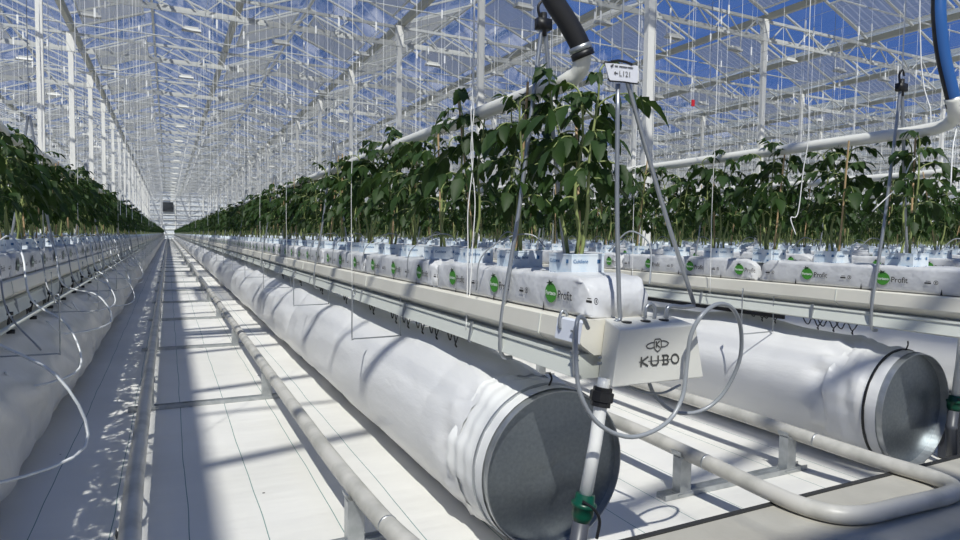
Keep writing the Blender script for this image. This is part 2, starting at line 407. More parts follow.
# --- film sleeve on a galvanised duct
def sleeve_path_r(y, th, k):
    """radius and centre of the sleeve skin"""
    r = .240
    a = 0
    # puffed between ties
    ph = (y-1.9)/.62
    fr = abs(((ph) % 1) - .5)*2          # 1 at ties
    far = min(1, max(0, (y-2.6)/1.5))
    r += .010*(1-fr**6) * (.4+.6*far) - .006
    r += (.004*sin(5*th+y*2.3+k) + .003*sin(9*th-y*5.1)) * (.5 + .8*far)
    r += .004*sin(y*11+3*sin(th*2+k)) * fr * far
    if k == 0: r += .010*sin(y*7+4*th)*sin(y*3.1-2*th) + .005*sin(y*19+7*th)
    # peak on top under the ties
    up = max(0, sin(th))**10
    tie = max(0, 1-abs(((y-2.2)/1.24 % 1)-.5)*2*1.15)
    r += up*(.012 + .035*(1-tie)**3)
    return r
def build_duct(k, near):
    cx = row_x(k); cz = -.640; yf = 1.45 if k != 2 else 1.40
    lab = {0:'crumpled translucent white film air duct lying under the left row',
           1:'puffed white film air duct with round galvanised end beside the rail',
           2:'smooth white film air duct with strapped steel end at the right edge'}
    t = thing('air_duct', lab.get(k, 'white film air duct under a further row'), 'air duct', (cx, yf, FLOOR), 'air ducts under the rows')
    n = 64 if near else 20
    ys = []; y = yf+.17
    while y < YEND-1:
        ys.append(y); y += .016 if y < 3 else .022 if y < 6 else (.05 if y < 14 else (.14 if y < 30 else 1.5))
    if not near:
        ys = [yf+.17+4*i for i in range(27)]
    b = MB()
    for y in ys:
        blend = min(1, max(0, (y-yf-.17)/.16)); blend = blend*blend*(3-2*blend)
        for i in range(n):
            th = 2*pi*i/n
            r = sleeve_path_r(y, th, k) if near else .232
            if near:
                fold = ((.020 if k == 2 else .012)*sin(9*th+k*2+2*sin(3*th))+.005*sin(23*th+k))*(1-abs(blend*2-1))+.004*sin(31*th)*(1-blend)
                r = .229*(1-blend) + r*blend + fold
            z = cz + r*sin(th); x = cx + r*cos(th)
            if z < FLOOR+.004: z = FLOOR+.004 + .02*max(0, .1-abs(cos(th)))*0
            b.v.append((x, y, z))
    for j in range(len(ys)-1):
        for i in range(n):
            i2 = (i+1) % n
            b.f.append((j*n+i, (j+1)*n+i, (j+1)*n+i2, j*n+i2)); b.m.append(0)
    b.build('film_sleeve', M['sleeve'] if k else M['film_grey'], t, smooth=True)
    if not near: return t
    # gathered cuff
    b = MB(); m = 72; yy = [yf+.010+.009*i for i in range(23)]
    for q, y in enumerate(yy):
        f = q/22
        for i in range(m):
            th = 2*pi*i/m
            r = .2235 + .004*sin(17*th+3*f) * f + .0012*sin(41*th+5*f)*(.2+f) + .009*f*f*(1+sin(6*th+2*k)) + .003*sin(f*25+3*th)*f
            if k == 2 and f > .35: r += .006 + .006*sin(4*th+9*f)
            b.v.append((cx+r*cos(th), y, max(FLOOR+.002, cz+r*sin(th))))
    for j in range(len(yy)-1):
        for i in range(m):
            i2 = (i+1) % m
            b.f.append((j*m+i, (j+1)*m+i, (j+1)*m+i2, j*m+i2)); b.m.append(0)
    b.build('film_cuff', M['net_band'] if k != 2 else M['sleeve'], t, smooth=True)
    def ring(r0, r1, y0, y1, seg=72):
        g = MB()
        for i in range(seg):
            a = 2*pi*i/seg
            for (r, y) in ((r0,y0),(r1,y0),(r1,y1),(r0,y1)): g.v.append((cx+r*cos(a), y, cz+r*sin(a)))
        for i in range(seg):
            j = (i+1) % seg
            for q in range(4):
                q2 = (q+1) % 4
                g.f.append((i*4+q, i*4+q2, j*4+q2, j*4+q)); g.m.append(0)
        return g
    tag(ring(.2215,.2290,yf+.050,yf+.058).build('strap', M['rod'] if k != 2 else M['black'], t, smooth=False), 'thin dark clamping strap round the cuff')
    ring(.2165,.2200,yf-.012,yf+.030).build('steel_collar', M['galv'], t, smooth=False)
    c = MB(); rec = .012 if k != 2 else .02
    rings = [.0,.05,.12,.19,.2170]
    for a_i, rr in enumerate(rings):
        for i in range(64):
            a = 2*pi*i/64
            c.v.append((cx+rr*cos(a), yf+rec+.0015*sin(a*2+rr*20), cz+rr*sin(a)))
    for a_i in range(len(rings)-1):
        for i in range(64):
            j = (i+1) % 64
            c.f.append((a_i*64+i, a_i*64+j, (a_i+1)*64+j, (a_i+1)*64+i)); c.m.append(0)
    c.build('end_cap', M['galv_cap'], t, smooth=True)
    w = MB(); w.tube(smooth_path([(cx,yf+.04,cz+.222),(cx+.006,yf+.035,cz+.245),(cx-.004,yf+.03,cz+.262)],4), .003, 6); w.build('tie_wire', M['black'], t)
    return t
for k in ROWS:
    if k <= 3 and k >= -1: build_duct(k, k in (0,1,2))

b = MB(); b.box((row_x(2)-.112,1.9,-.345),(row_x(2)-.098,70,-.328))
tag(b.build('black_strip', M['black'], None, org=(row_x(2)-.105,1.9,-.336)), 'thin black strip running under the second right-hand gutter', 'strip')
# --- black zigzag hooks that hold the sleeve to the gutter
zz = MB()
zz.tube(smooth_path([(0,-.05,.028),(0,-.036,.004),(0,-.024,-.004),(0,-.010,.020),(0,.004,.022),(0,.016,-.002),(0,.030,.002),(0,.045,.026)],3), .0024, 5)
zz.tube(smooth_path([(0,-.03,-.002),(-.003,-.03,-.012),(.003,-.028,-.020),(0,-.024,-.012)],3), .0028, 5)
ZZ = zz.mesh('sleeve_hook', M['black'])
for k, ys in ((1,[1.95,2.12,2.26,2.42,2.57,2.9,3.4,4.0,4.7,5.5]),(2,[1.62,1.70,1.77,1.98,2.05,2.9,3.3]),(0,[2.35,2.6,2.95,3.3,3.7,4.2,4.7,5.2,5.8])):
    sx = -1 if k else 1
    for i, y in enumerate(ys):
        o = mobj('sleeve_hook', ZZ, None, (row_x(k)+sx*.095, y, -.350))
        tag(o, '%s black zigzag hook from the near end under the gutter, %s' % (ORD[i], rowname(k)), 'hook', 'sleeve hooks under the '+rowname(k))

# --- wire support brackets sticking out from the gutters
def bracket_mesh(sx):
    b = MB(); c = .006
    b.tube(smooth_path([(0,0,.065),(0,.0,.03),(0,0,-.03),(0,0,-.128),(sx*.008,0,-.138),(sx*.1,0,-.140),(sx*.190,0,-.140),(sx*.200,0,-.132),(sx*.200,0,0),
                        (sx*.200,0,.045),(sx*.196,.004,.058),(sx*.185,.010,.055),(sx*.186,.012,.035),(sx*.197,.006,.026)],3), .0028, 6)
    return b.mesh('support_bracket', M['rod'], True)
BR = {-1: bracket_mesh(-1), 1: bracket_mesh(1)}
for k, y0, n in ((1,2.44,60),(0,2.5,60),(2,1.95,40)):
    sx = -1 if k else 1
    for i in range(n):
        o = mobj('support_bracket', BR[sx], None, (row_x(k)+sx*.112, y0+1.29*i, -.268))
        if i < 12: l = '%s grey wire U bracket from the near end, %s' % (ORD[i], rowname(k))
        else: l = 'small grey wire U bracket far down the '+rowname(k)
        tag(o, l, 'wire bracket', 'wire brackets on the '+rowname(k))

# --- grow slabs
def slab_mesh(L, seed):
    r = random.Random(seed); b = MB(); ny = 44; prof = []
    hw, h = .094, .100
    m = 28
    for i in range(m):
        a = 2*pi*i/m; c, s = cos(a), sin(a)
        p = .24
        x = math.copysign(abs(c)**p, c)*hw; z = math.copysign(abs(s)**p, s)*h/2 + h/2
        prof.append((x, z))
    ph = [r.uniform(0, 6) for _ in range(6)]
    for j in range(ny+1):
        f = j/ny; y = L*f
        e = min(f, 1-f)*L
        k = min(1, e/.04); sc = .86+.14*math.sqrt(max(0, 1-(1-k)**2))
        tz = .62 + .38*math.sqrt(max(0, 1-(1-min(1, e/.075))**2))
        for i, (x, z) in enumerate(prof):
            a = 2*pi*i/m
            top = z > h*.85
            w = (.0015*sin(y*37+ph[0]+a*2)+.0015*sin(y*61+ph[1]-a*3)) if top else .0010*sin(y*43+ph[2]+z*30)
            if e < .10: w += .008*sin(a*7+ph[3]+y*70)*(1-e/.10)
            b.v.append((x*sc+ (w if not top else 0)*math.copysign(1, x), y, max(0, z*tz + (w if top else 0))))
    for j in range(ny):
        for i in range(m):
            i2 = (i+1) % m
            b.f.append((j*m+i, (j+1)*m+i, (j+1)*m+i2, j*m+i2)); b.m.append(0)
    b.f.append(tuple(range(m))); b.m.append(0)
    b.f.append(tuple(ny*m+i for i in reversed(range(m)))); b.m.append(0)
    # drainage slits: thin dark cuts at the foot of both sides
    for y in (L*.2, L*.5, L*.8):
        for sx in (-1, 1):
            b.add([(sx*.0958,y-.004,.002),(sx*.0958,y+.004,.002),(sx*.0955,y,.026)], [(0,1,2)] if sx > 0 else [(0,2,1)], 1)
    return b.mesh('grow_slab', [M['slab'], M['print_black']], True)
def print_mesh(L, sx, offs):
    b = MB(); X = sx*.0992
    ey = (0,0,1); ex = (0, 1 if sx > 0 else -1, 0)
    for o in offs:
        y = o*L
        d = Vector(ex)
        c = Vector((X, y, .050)) - d*.012
        # tomato-shaped green blob
        pts = []
        for i in range(22):
            a = 2*pi*i/22
            pts.append(c + d*(.027*cos(a)) + Vector((0,0,.0235*sin(a)*(1-.08*cos(2*a)))))
        b.add(pts, [tuple(range(22))], 0)
        q = Vector((sx*.0004,0,0))
        lf = []
        for i in range(10):
            a = 2*pi*i/10; rr = .016 if i % 2 else .006
            lf.append(c + q + d*(rr*cos(a)*1.1-.004) + Vector((0,0,.024+rr*sin(a)*.6)))
        b.add(lf, [tuple(range(10))], 1)
        put_text(b, T_forteco, c+q*2+Vector((0,0,-.001)), ex, ey, 2)
        put_text(b, T_profit, c+d*.031+Vector((0,0,-.003)), ex, ey, 3)
        # the two little marks that follow each name
        e = c + d*.150
        b.add([e+Vector((0,0,-.010)), e+d*.022+Vector((0,0,-.010)), e+d*.022+Vector((0,0,-.004)), e+Vector((0,0,-.004))], [(0,1,2,3)], 3)
        b.add([e+d*.004+Vector((0,0,-.001)), e+d*.02+Vector((0,0,-.001)), e+d*.02+Vector((0,0,.001)), e+d*.004+Vector((0,0,.001))], [(0,1,2,3)], 3)
        g = e + d*.038 + Vector((0,0,-.004)); ring = []
        for i in range(12):
            a = 2*pi*i/12; ring.append(g+d*.008*cos(a)+Vector((0,0,.008*sin(a))))
        for i in range(12):
            a = 2*pi*i/12; ring.append(g+d*.006*cos(a)+Vector((0,0,.006*sin(a))))
        b.add(ring, [(i,(i+1)%12,12+(i+1)%12,12+i) for i in range(12)], 3)
        b.add([g+d*x*.001+Vector((0,0,z*.001)) for x, z in ((-2,-4),(2,-4),(2,4),(-2,4))], [(0,1,2,3)], 3)
    return b.mesh('printed_logo', [M['print_green'], M['print_dark_green'], M['print_white'], M['print_black']] if sx < 0 else [M['print_grey'], M['print_black'], M['print_white'], M['print_black']])
SL = {}; PR = {}
for key, L in (('a', .92), ('b', .97)):
    SL[key] = [slab_mesh(L, s) for s in (1,2,3)]
PR[('a',-1)] = print_mesh(.92, -1, (.145,.48,.81)); PR[('a',1)] = print_mesh(.92, 1, (.1,.43,.76))
PR[('b',-1)] = print_mesh(.97, -1, (.07,.40,.73))
SLOFF = {0: ('a',1.15,.93), 1: ('a',1.19,.93), 2: ('b',1.08,1.00)}
slab_rest = []; slab_list = []
for k in ROWS:
    key, y0, p = SLOFF.get(k, ('a', 1.1+.1*(k % 3), .93))
    y = y0; i = 0
    while y < YEND-2:
        if y > first_y(k)-2.5: slab_list.append((math.hypot(row_x(k), y)*(1+.06*abs(k-1)), k, i, key, y))
        y += p; i += 1
slab_list.sort()
near_slabs = slab_list[:300]
slab_objs = []
for d, k, i, key, y in near_slabs:
    me = SL[key][(i*7+k) % 3]
    o = mobj('grow_slab', me, None, (row_x(k)+.0, y, -.1862))
    if i < 14 and k in (0,1,2): l = '%s white plastic grow slab from the near end, %s' % (ORD[i], rowname(k))
    else: l = 'white plastic grow slab further down the '+rowname(k)
    tag(o, l, 'grow slab', 'grow slabs on the '+rowname(k))
    if y < 16:
        s = 1 if k <= 0 else -1
        mobj('printed_logo', PR[(key, s)], o)
    slab_objs.append(o)
scatter('grow_slab', [(row_x(k), y, -.1862) for d, k, i, key, y in slab_list[300:]], [slab_objs[-1]], 'mass of white grow slabs on the distant rows', 'grow slab', False)

# ------------------------------------------------------------------ tomato plants
def leaflet(b, p, d, nrm, L, res, mi):
    d = d.normalized(); side = d.cross(nrm).normalized(); nrm = side.cross(d).normalized()
    if res == 2:
        prof = [(0,.02),(.13,.20),(.28,.36),(.38,.31),(.52,.34),(.64,.25),(.76,.22),(.89,.11),(1,0)]
    elif res == 1:
        prof = [(0,.02),(.28,.34),(.55,.30),(.8,.16),(1,0)]
    else:
        prof = [(0,.04),(.4,.36),(1,0)]
    o = len(b.v)
    for t, w in prof:
        c = p + d*(t*L) - Vector((0,0,1))*(L*.40*t*t) 
        up = nrm*(w*L*.30)
        b.v.append(tuple(c)); b.v.append(tuple(c+side*w*L+up)); b.v.append(tuple(c-side*w*L+up))
    for i in range(len(prof)-1):
        a = o+3*i; c = a+3
        b.f.append((a, c, c+1, a+1)); b.m.append(mi); b.f.append((a, a+2, c+2, c)); b.m.append(mi)
def leaf(b, s, p, az, el, L, res, r, mi=0, ms=1):
    d = Vector((cos(az)*cos(el), sin(az)*cos(el), sin(el)))
    pts = []; q = Vector(p); dd = d.copy(); n = 5
    for i in range(n+1):
        pts.append(q.copy()); q = q + dd*(L/n); dd = (dd + Vector((0,0,-.36))).normalized()
    s.tube(pts, [.0028*(1-.6*i/n) for i in range(n+1)], 4 if res else 3, mi=ms, cap=False)
    side = Vector((-sin(az), cos(az), 0))
    for t, sc in ((.38,.55),(.62,.9),(.84,.85)) if res else ((.45,.9),(.8,1.)):
        i = min(n-1, int(t*n)); f = t*n-i
        c = pts[i].lerp(pts[i+1], f); dr = (pts[i+1]-pts[i]).normalized()
        for sg in (-1, 1):
            dv = side*sg*r.uniform(.5,1) + dr*.6 + Vector((0,0,r.uniform(-1.0,-.1)))
            nn = Vector((r.uniform(-.7,.7), r.uniform(-.7,.7), .8))
            leaflet(b, c, dv, nn, L*.42*sc*r.uniform(.85,1.25), res, mi)
    dr = (pts[-1]-pts[-2])
    leaflet(b, pts[-1], dr, Vector((r.uniform(-.4,.4), r.uniform(-.4,.4), 1)), L*.50, res, mi)
def plant_parts(seed, H, res):
    r = random.Random(seed); fo = MB(); st = MB()
    nst = 3 if seed % 3 else 2
    for q in range(nst):
        bx = r.uniform(-.012,.012); by = (q-(nst-1)/2)*.03
        tx = bx + r.uniform(-.05,.05); ty = by*2.6 + r.uniform(-.03,.03); h = H*r.uniform(.86,1.0)
        P = [Vector((bx, by, -.004))]
        for i in range(1, 9):
            t = i/8; P.append(Vector((bx+(tx-bx)*t + .008*sin(t*9+q+seed), by+(ty-by)*t+.008*cos(t*8+q*2), h*t)))
        st.tube(P, [.0055*(1-.55*i/8) for i in range(9)], 6 if res == 2 else 4, cap=False)
        nl = 11 if res == 2 else 9 if res else 7
        for i in range(nl):
            t = .36 + .64*(i/(nl-1)); az = r.uniform(0, 6.28) if i == 0 else az + 2.4 + r.uniform(-.4,.4)
            f = min(7.999, t*8); c = P[int(f)].lerp(P[min(8,int(f)+1)], f-int(f))
            Ll = (.095 if t < .5 else .120 if t < .85 else .085)*r.uniform(.7,1.35)
            leaf(fo, st if res == 2 else fo, c, az, r.uniform(.2,.9) + (t-.5)*.8, Ll, res, r, 0, 0 if res == 2 else 1)
    return fo, st
def block_mb(mi=(0,1)):
    b = MB(); n = 8
    hx, hy, h = .050, .052, .062
    b.box((-hx,-hy,0),(hx,hy,h-.004), mi[0])
    b.add([(-hx-.001,-hy-.001,h-.004),(hx+.001,-hy-.001,h-.004),(hx+.001,hy+.001,h-.004),(-hx-.001,hy+.001,h-.004),
           (-hx-.001,-hy-.001,h),(hx+.001,-hy-.001,h+.001),(hx+.001,hy+.001,h),(-hx-.001,hy+.001,h+.001)],
          [(0,1,5,4),(1,2,6,5),(2,3,7,6),(3,0,4,7)], mi[0])
    b.add([(-hx,-hy,h-.0035),(hx,-hy,h-.0035),(hx,hy,h-.0035),(-hx,hy,h-.0035)], [(0,1,2,3)], mi[1])
    return b
BLOCK = block_mb().mesh('rockwool_block', [M['block'], M['peat']])
def block_print(sx):
    b = MB(); ex = (0, 1 if sx > 0 else -1, 0); X = sx*.0515; d = Vector(ex)
    for z in (.043, .010):
        o = Vector((X, 0, z)) - d*.046
        put_text(b, T_cult, o, ex, (0,0,1))
        c = o+d*.076
        b.add([c+d*x+Vector((0,0,y)) for x, y in ((0,-.005),(.010,-.005),(.010,.005),(0,.005))], [(0,1,2,3)])
        o = Vector((-.046,-.0535,z)); put_text(b, T_cult, o, (1,0,0), (0,0,1))
        b.add([o+Vector((.074+x,0,y)) for x, y in ((0,-.005),(.010,-.005),(.010,.005),(0,.005))], [(0,1,2,3)])
    return b.mesh('block_lettering', M['print_blue'])
BP = {-1: block_print(-1), 1: block_print(1)}
HI = []
for s in range(7):
    fo, st = plant_parts(11+s, .46, 2)
    stk = MB(); r = random.Random(s)
    stk.tube([(.01,.035-.02*(s%3),-.01),(.01+r.uniform(-.05,.05),.05+r.uniform(-.06,.06),r.uniform(.42,.53))], .0038, 6)
    HI.append((fo.mesh('foliage', M['leaf'], True), st.mesh('stem', M['stem'], True), stk.mesh('bamboo_stake', M['stake'])))
LO = []
for s in range(5):
    fo, st = plant_parts(40+s, .46, 1 if s < 5 else 0)
    b = MB(); b.v = list(fo.v); b.f = list(fo.f); b.m = list(fo.m)
    b.add(st.v, st.f, 1)
    bl = block_mb((2,3)); b.add([(x,y,z-.066) for x,y,z in bl.v], bl.f, 2)
    stk = MB(); stk.tube([(.01,.05,0),(.03*(s-2)/2,.05,.48)], .004, 4); b.add(stk.v, stk.f, 4)
    LO.append(b.mesh('tomato_plant', [M['leaf'], M['stem'], M['block'], M['peat'], M['stake']], True))
FAR = []
for s in range(4):
    fo, st = plant_parts(70+s, .46, 0)
    b = MB(); b.v = list(fo.v); b.f = list(fo.f); b.m = list(fo.m)
    b.add(st.v, st.f, 1)
    bl = block_mb((2,3)); b.add([(x,y,z-.066) for x,y,z in bl.v], bl.f, 2)
    FAR.append(b.mesh('tomato_plant', [M['leaf'], M['stem'], M['block'], M['peat']], True))
ZB = -.1005     # foot of the blocks on the slabs
PY0 = {0: 1.25, 1: 1.36, 2: 1.45}
plist = []
for k in ROWS:
    y = PY0.get(k, 1.25+.1*(k%3)); i = 0
    while y < YEND-2:
        if y > first_y(k)-1.2 and not (k == 4 and abs(((y-6.6+2.5) % 5.05)-2.5) < .4): plist.append((math.hypot(row_x(k), y)*(1+.10*abs(k-1)), k, i, y))
        y += .31; i += 1
plist.sort()
prest = plist[300:]; lo_objs = []
PLABEL = {0:'left row', 1:'right row above the KUBO box', 2:'second right row'}
for n, (d, k, i, y) in enumerate(plist[:300]):
    hs = rnd.uniform(.92, 1.12); rz = rnd.choice((0, pi)) + rnd.uniform(-.06, .06)
    if k == 1 and i == 0: hs = 1.02
    grp = 'tomato plants on the '+rowname(k)
    if i < 20 and k in (0,1,2): l = '%s tomato plant from the near end of the %s' % (ORD[i], PLABEL[k])
    else: l = 'distant young tomato plant in the '+rowname(k)
    x = row_x(k)+rnd.uniform(-.008,.008)
    if n < 110:
        t = thing('tomato_plant', l, 'tomato plant', (x, y, ZB), grp)
        fo, st, stk = HI[(i*3+k*2) % 7]
        bl = mobj('rockwool_block', BLOCK, t)
        if d < 7: mobj('block_lettering', BP[1 if k <= 0 else -1], bl)
        for nm, me in (('foliage', fo), ('stem', st), ('bamboo_stake', stk)):
            c = mobj(nm, me, t, (0,0,.059), rz); c.scale = (1,1,hs)
            if nm == 'foliage': c.scale = (hs,1.0,hs)
    else:
        o = mobj('tomato_plant', LO[(i*3+k) % 5] if n < 284 else FAR[n % 4], None, (x, y, ZB+.066), rz*.0+rnd.uniform(-.1,.1))
        tag(o, l, 'tomato plant', grp)
        if n >= 284: lo_objs.append(o)
scatter('tomato_plant', [(row_x(k), y, ZB+.066) for d, k, i, y in prest], lo_objs[:8], 'dense green mass of tomato plants on the distant rows', 'tomato plant', True, .9, 1.12)

# --- drip tubes
def drip_mesh(path, stake_at):
    b = MB(); b.tube(smooth_path(path, 5), .0022, 5)
    return b.mesh('drip_tube', M['cable'], True)
DT = [drip_mesh([(.03,0,.075),(-.0,.03,.11),(-.06,.07,.10),(-.12,.12,.04),(-.125,.14,-.06)],0),
      drip_mesh([(.02,0,.07),(.05,-.04,.12),(.07,-.09,.09),(.04,-.13,.02),(.02,-.15,.0)],0)]
for k in (1,2,3):
    for i in range(14):
        y = PY0.get(k,1.3)+.31*i-.10
        if k == 3 and y < 2: continue
        o = mobj('drip_tube', DT[1] if k != 1 else DT[(i+1)%2], None, (row_x(k), y, ZB))
        tag(o, '%s thin grey drip tube from the near end on the %s' % (ORD[i], rowname(k)), 'drip tube', 'drip tubes on the '+rowname(k))
# white looping drip tubes on the aisle side of the left row
WHITE_T = pbr('clear_white_tubing', (.75,.77,.77), .25)
for i in range(22):
    y = 2.2 + .40*i; r = random.Random(100+i); x = row_x(0)
    dx = r.uniform(.16,.34); dz = r.uniform(-.66,-.40)
    if i < 3: dx = (.40,.36,.28)[i]; dz = (-.56,-.62,-.5)[i]
    pts = [(x+.02,y+.1,-.06),(x+.08,y+.06,-.02),(x+.13,y+.0,-.10),(x+.17,y-.10,-.26),(x+.13+dx*.6,y-.20,(dz-.1)/1.7),(x+.12+dx*.8,y-.30,dz),(x+.12+dx*.3,y-.42,dz-.03),(x+.16,y-.50,dz+.04)]
    if i % 2: pts = pts[:4] + [(x+.16+dx*.3,y-.16,dz*.62)]
    b = MB(); b.tube(smooth_path(pts,5), .0042 if i % 2 == 0 else .003, 6)
    o = b.build('irrigation_tube', WHITE_T if i % 2 == 0 else M['cable'], None, True, org=(x+.1,y,-.2))
    tag(o, '%s loose white irrigation tube from the near end hanging off the left row' % (ORD[i] if i < 20 else 'far'), 'irrigation tube', 'irrigation tubes on the left row')
for i in range(9):
    y = 2.32+.42*i; x = row_x(0)
    b = MB(); b.tube([(x+.122,y,-.265),(x+.132,y,-.30),(x+.125,y+.004,-.33),(x+.135,y,-.362)], .0035, 6); b.box((x+.124,y-.006,-.30),(x+.142,y+.006,-.288)); b.box((x+.122,y-.006,-.366),(x+.146,y+.006,-.352))
    o = b.build('pipe_clip', M['black'], None, True, org=(x+.13,y,-.3))
    tag(o, '%s black plastic pipe clip from the near end under the left gutter' % ORD[i], 'clip', 'pipe clips under the left gutter')
b = MB(); b.tube([(row_x(0)+.135,1.2,-.340),(row_x(0)+.135,60,-.340)], .009, 8)
tag(b.build('feed_pipe', M['channel'], None, True, org=(row_x(0)+.135,1.2,-.345)), 'thin grey irrigation feed pipe clipped under the left gutter', 'pipe')

# ------------------------------------------------------------------ hangers
def hanger_things():
    zt = .60
    lg = {}
    for sx in (-1, 1):
        b = MB()
        b.tube(smooth_path([(sx*.004,0,zt),(sx*.012,0,zt-.06),(sx*.066,0,.10),(sx*.116,0,-.20),(sx*.122,0,-.30),(sx*.112,0,-.335),(sx*.085,0,-.340)],4), .0062, 8)
        lg[sx] = b.mesh('hanger_leg', M['rod'], True)
    c = MB(); c.tube([(0,0,zt-.03),(0,0,zt+.035)], .010, 8); c.box((-.022,-.012,zt-.012),(.022,.012,zt+.018)); c.tube(smooth_path([(-.012,0,zt+.02),(-.018,0,zt+.05),(0,0,zt+.07),(.014,0,zt+.05)],4), .004, 6)
    cm = c.mesh('clip', M['black'], True)
    w = MB(); w.tube([(0,0,zt+.06),(0,0,5.2)], .0022, 5); wm = w.mesh('wire', M['rod'])
    for k in (0,1,2,3,4):
        for i in range(43 if k < 3 else 20):
            y = (1.55 if k == 1 else 1.50) + 2.52*i
            if y > YEND-3: break
            if i < 12 and k in (0,1,2): l = '%s pair of slanting hanger rods from the near end, %s' % (ORD[i], rowname(k))
            else: l = 'distant pair of hanger rods on the '+rowname(k)
            t = thing('gutter_hanger', l, 'hanger', (row_x(k)-.003, y, 0), 'gutter hangers on the '+rowname(k))
            mobj('hanger_leg', lg[-1], t); mobj('hanger_leg', lg[1], t)
            if i < 1: tag(mobj('clip', cm, t), 'black plastic clip at the apex')
            mobj('wire', wm, t)
hanger_things()

# overhead pipes and hoses
def overhead(k):
    x = row_x(k); z = .425; xs = x+.005
    lab = {0:'white overhead pipe above the left row of plants', 1:'white overhead pipe curving up into the black hose',
           2:'white overhead pipe above the second right-hand row'}.get(k, 'distant white overhead pipe above a further row')
    b = MB()
    if k >= 1:
        path = [(xs,YEND-2,z),(xs,6,z),(xs,2.2,z),(xs,1.62,z),(xs,1.52,z+.002),tuple(at_y(566,82,1.43)),tuple(at_y(577,73,1.395)),tuple(at_y(582,62,1.375)),tuple(at_y(582,50,1.37))]
        if k == 2: path = [(xs,YEND-2,z),(xs,6,z),(xs,2.2,z),(xs,1.45,z),(xs,1.36,z+.006),(xs-.01,1.31,z+.025),tuple(at_y(955,112,1.285)),tuple(at_y(953,98,1.28))]
    if k >= 3: path = [(xs,YEND-2,z),(xs,6,z),(xs,2.2,z),(xs,1.45,z),(xs,1.36,z+.006),(xs,1.30,z+.03),(xs,1.28,z+.07)]
    if k < 1:
        path = [(xs,YEND-2,z),(xs,3.4,z),(xs,3.22,z+.02),(xs,3.1,z+.1)]
    b.tube([path[0],path[1],path[2]]+smooth_path(path[3:],5) if k >= 1 else path, .0235, 14)
    tag(b.build('overhead_pipe', M['pipe_over'], None, True, org=(x,1.4,z)), lab, 'pipe', 'overhead pipes')
for k in range(-3, 14): overhead(k)
def hose(pts, r, nm, mats, lab, mf=None, org=None):
    b = MB(); b.tube(smooth_path(pts,8), r, 16, mf=mf)
    t = thing(nm, lab, 'hose', pts[0], 'supply hoses')
    b.build('hose', mats, t, True)
    c = MB(); P = Vector(pts[0]); D = (Vector(pts[1])-P).normalized()
    c.tube([P+D*-.012, P+D*.004], r+.004, 16); tag(c.build('clamp', M['black'], t, True), 'black clamp')
    c = MB(); c.tube([P+D*.006, P+D*.020], r+.004, 16); tag(c.build('clamp', M['galv'], t, True), 'bright steel clamp ring')
    c = MB(); c.tube([P+D*.010+Vector((r,-.01,0)), P+D*.010+Vector((r+.012,.01,.004))], .006, 8); c.build('clamp_screw', M['black'], t)
    return t
hp = [tuple(at_y(px, py, Y)) for px, py, Y in ((582,53,1.37),(578,41,1.37),(566,20,1.375),(552,-2,1.38),(541,-30,1.385))]
hose(hp+[(.70,1.4,.95),(.62,1.45,1.5),(.7,1.5,2.4),(.8,1.6,5.2)], .0262, 'supply_hose', M['rubber'], 'thick black rubber hose clamped onto the white overhead pipe')
hp = [tuple(at_y(px, py, Y)) for px, py, Y in ((954,103,1.283),(951,90,1.285),(943,55,1.295),(939,20,1.30),(939,-10,1.305),(941,-50,1.31))]
hose(hp+[(2.44,1.33,1.3),(2.46,1.4,2.2),(2.5,1.6,5.2)], .0225, 'supply_hose', [M['rubber'], M['blue']], 'half black half blue hose hanging at the right edge of the picture', mf=lambda q: 1 if 4 <= q <= 12 else 0)

# white hanging strings near the camera
def hang_string(pts, lab, r=.0022):
    b = MB(); b.tube(smooth_path(pts,6), r, 5); o = b.build('twine', M['string'], None, True, org=pts[-1])
    tag(o, lab, 'twine', 'white twines hanging by the rows')
_a = [tuple(at_y(px, py, 1.80)) for px, py in ((473,60),(471,110),(473,160),(468,210),(468,250),(467,300),(466,330))]
hang_string([(_a[0][0],1.80,5.2),(_a[0][0],1.80,2)]+_a, 'white twine loop hanging in front of the right row, left strand', .0018)
_a = [tuple(at_y(px, py, 1.81)) for px, py in ((474,60),(474,110),(471,150),(475,200),(473,240),(470,290),(467,328))]
hang_string([(_a[0][0],1.81,5.2),(_a[0][0],1.81,2)]+_a, 'white twine loop hanging in front of the right row, right strand', .0018)
hang_string([(2.40,1.80,5.2),(2.41,1.80,1.2),(2.42,1.79,.5),(2.41,1.80,.3),(2.40,1.81,.12),(2.37,1.82,.10),(2.38,1.8,.03)], 'loose white twine dangling before the second right-hand row, left one')
hang_string([(2.62,1.5,5.2),(2.60,1.48,1.2),(2.58,1.40,.46),(2.50,1.42,.30),(2.47,1.44,.22),(2.41,1.5,.12)], 'slanting white twine tied to the pipe at the right edge')
hang_string([(2.64,1.3,5.2),(2.60,1.3,.9),(2.56,1.3,.46),(2.50,1.28,.34),(2.46,1.26,.2)], 'short white twine wrapped round the pipe bend at the right edge')
for i, (x, y) in enumerate(((-.55,3.75),(-.56,5.2),(-.5,8.2),(.80,4.9),(.81,6.5),(.82,3.1),(2.42,2.3),(2.43,2.9),(2.46,3.8))):
    where = 'left row' if x < 0 else ('right row' if x < 1 else 'second right-hand row')
    hang_string([(x,y,5.2),(x,y,1.5),(x+.004,y,.6),(x-.003,y,.2),(x+.003,y,-.28)], '%s long thin white twine hanging down along the %s' % (('nearest','middle','farthest','middle','farthest','nearest','nearest','middle','farthest')[i], where), .0016)

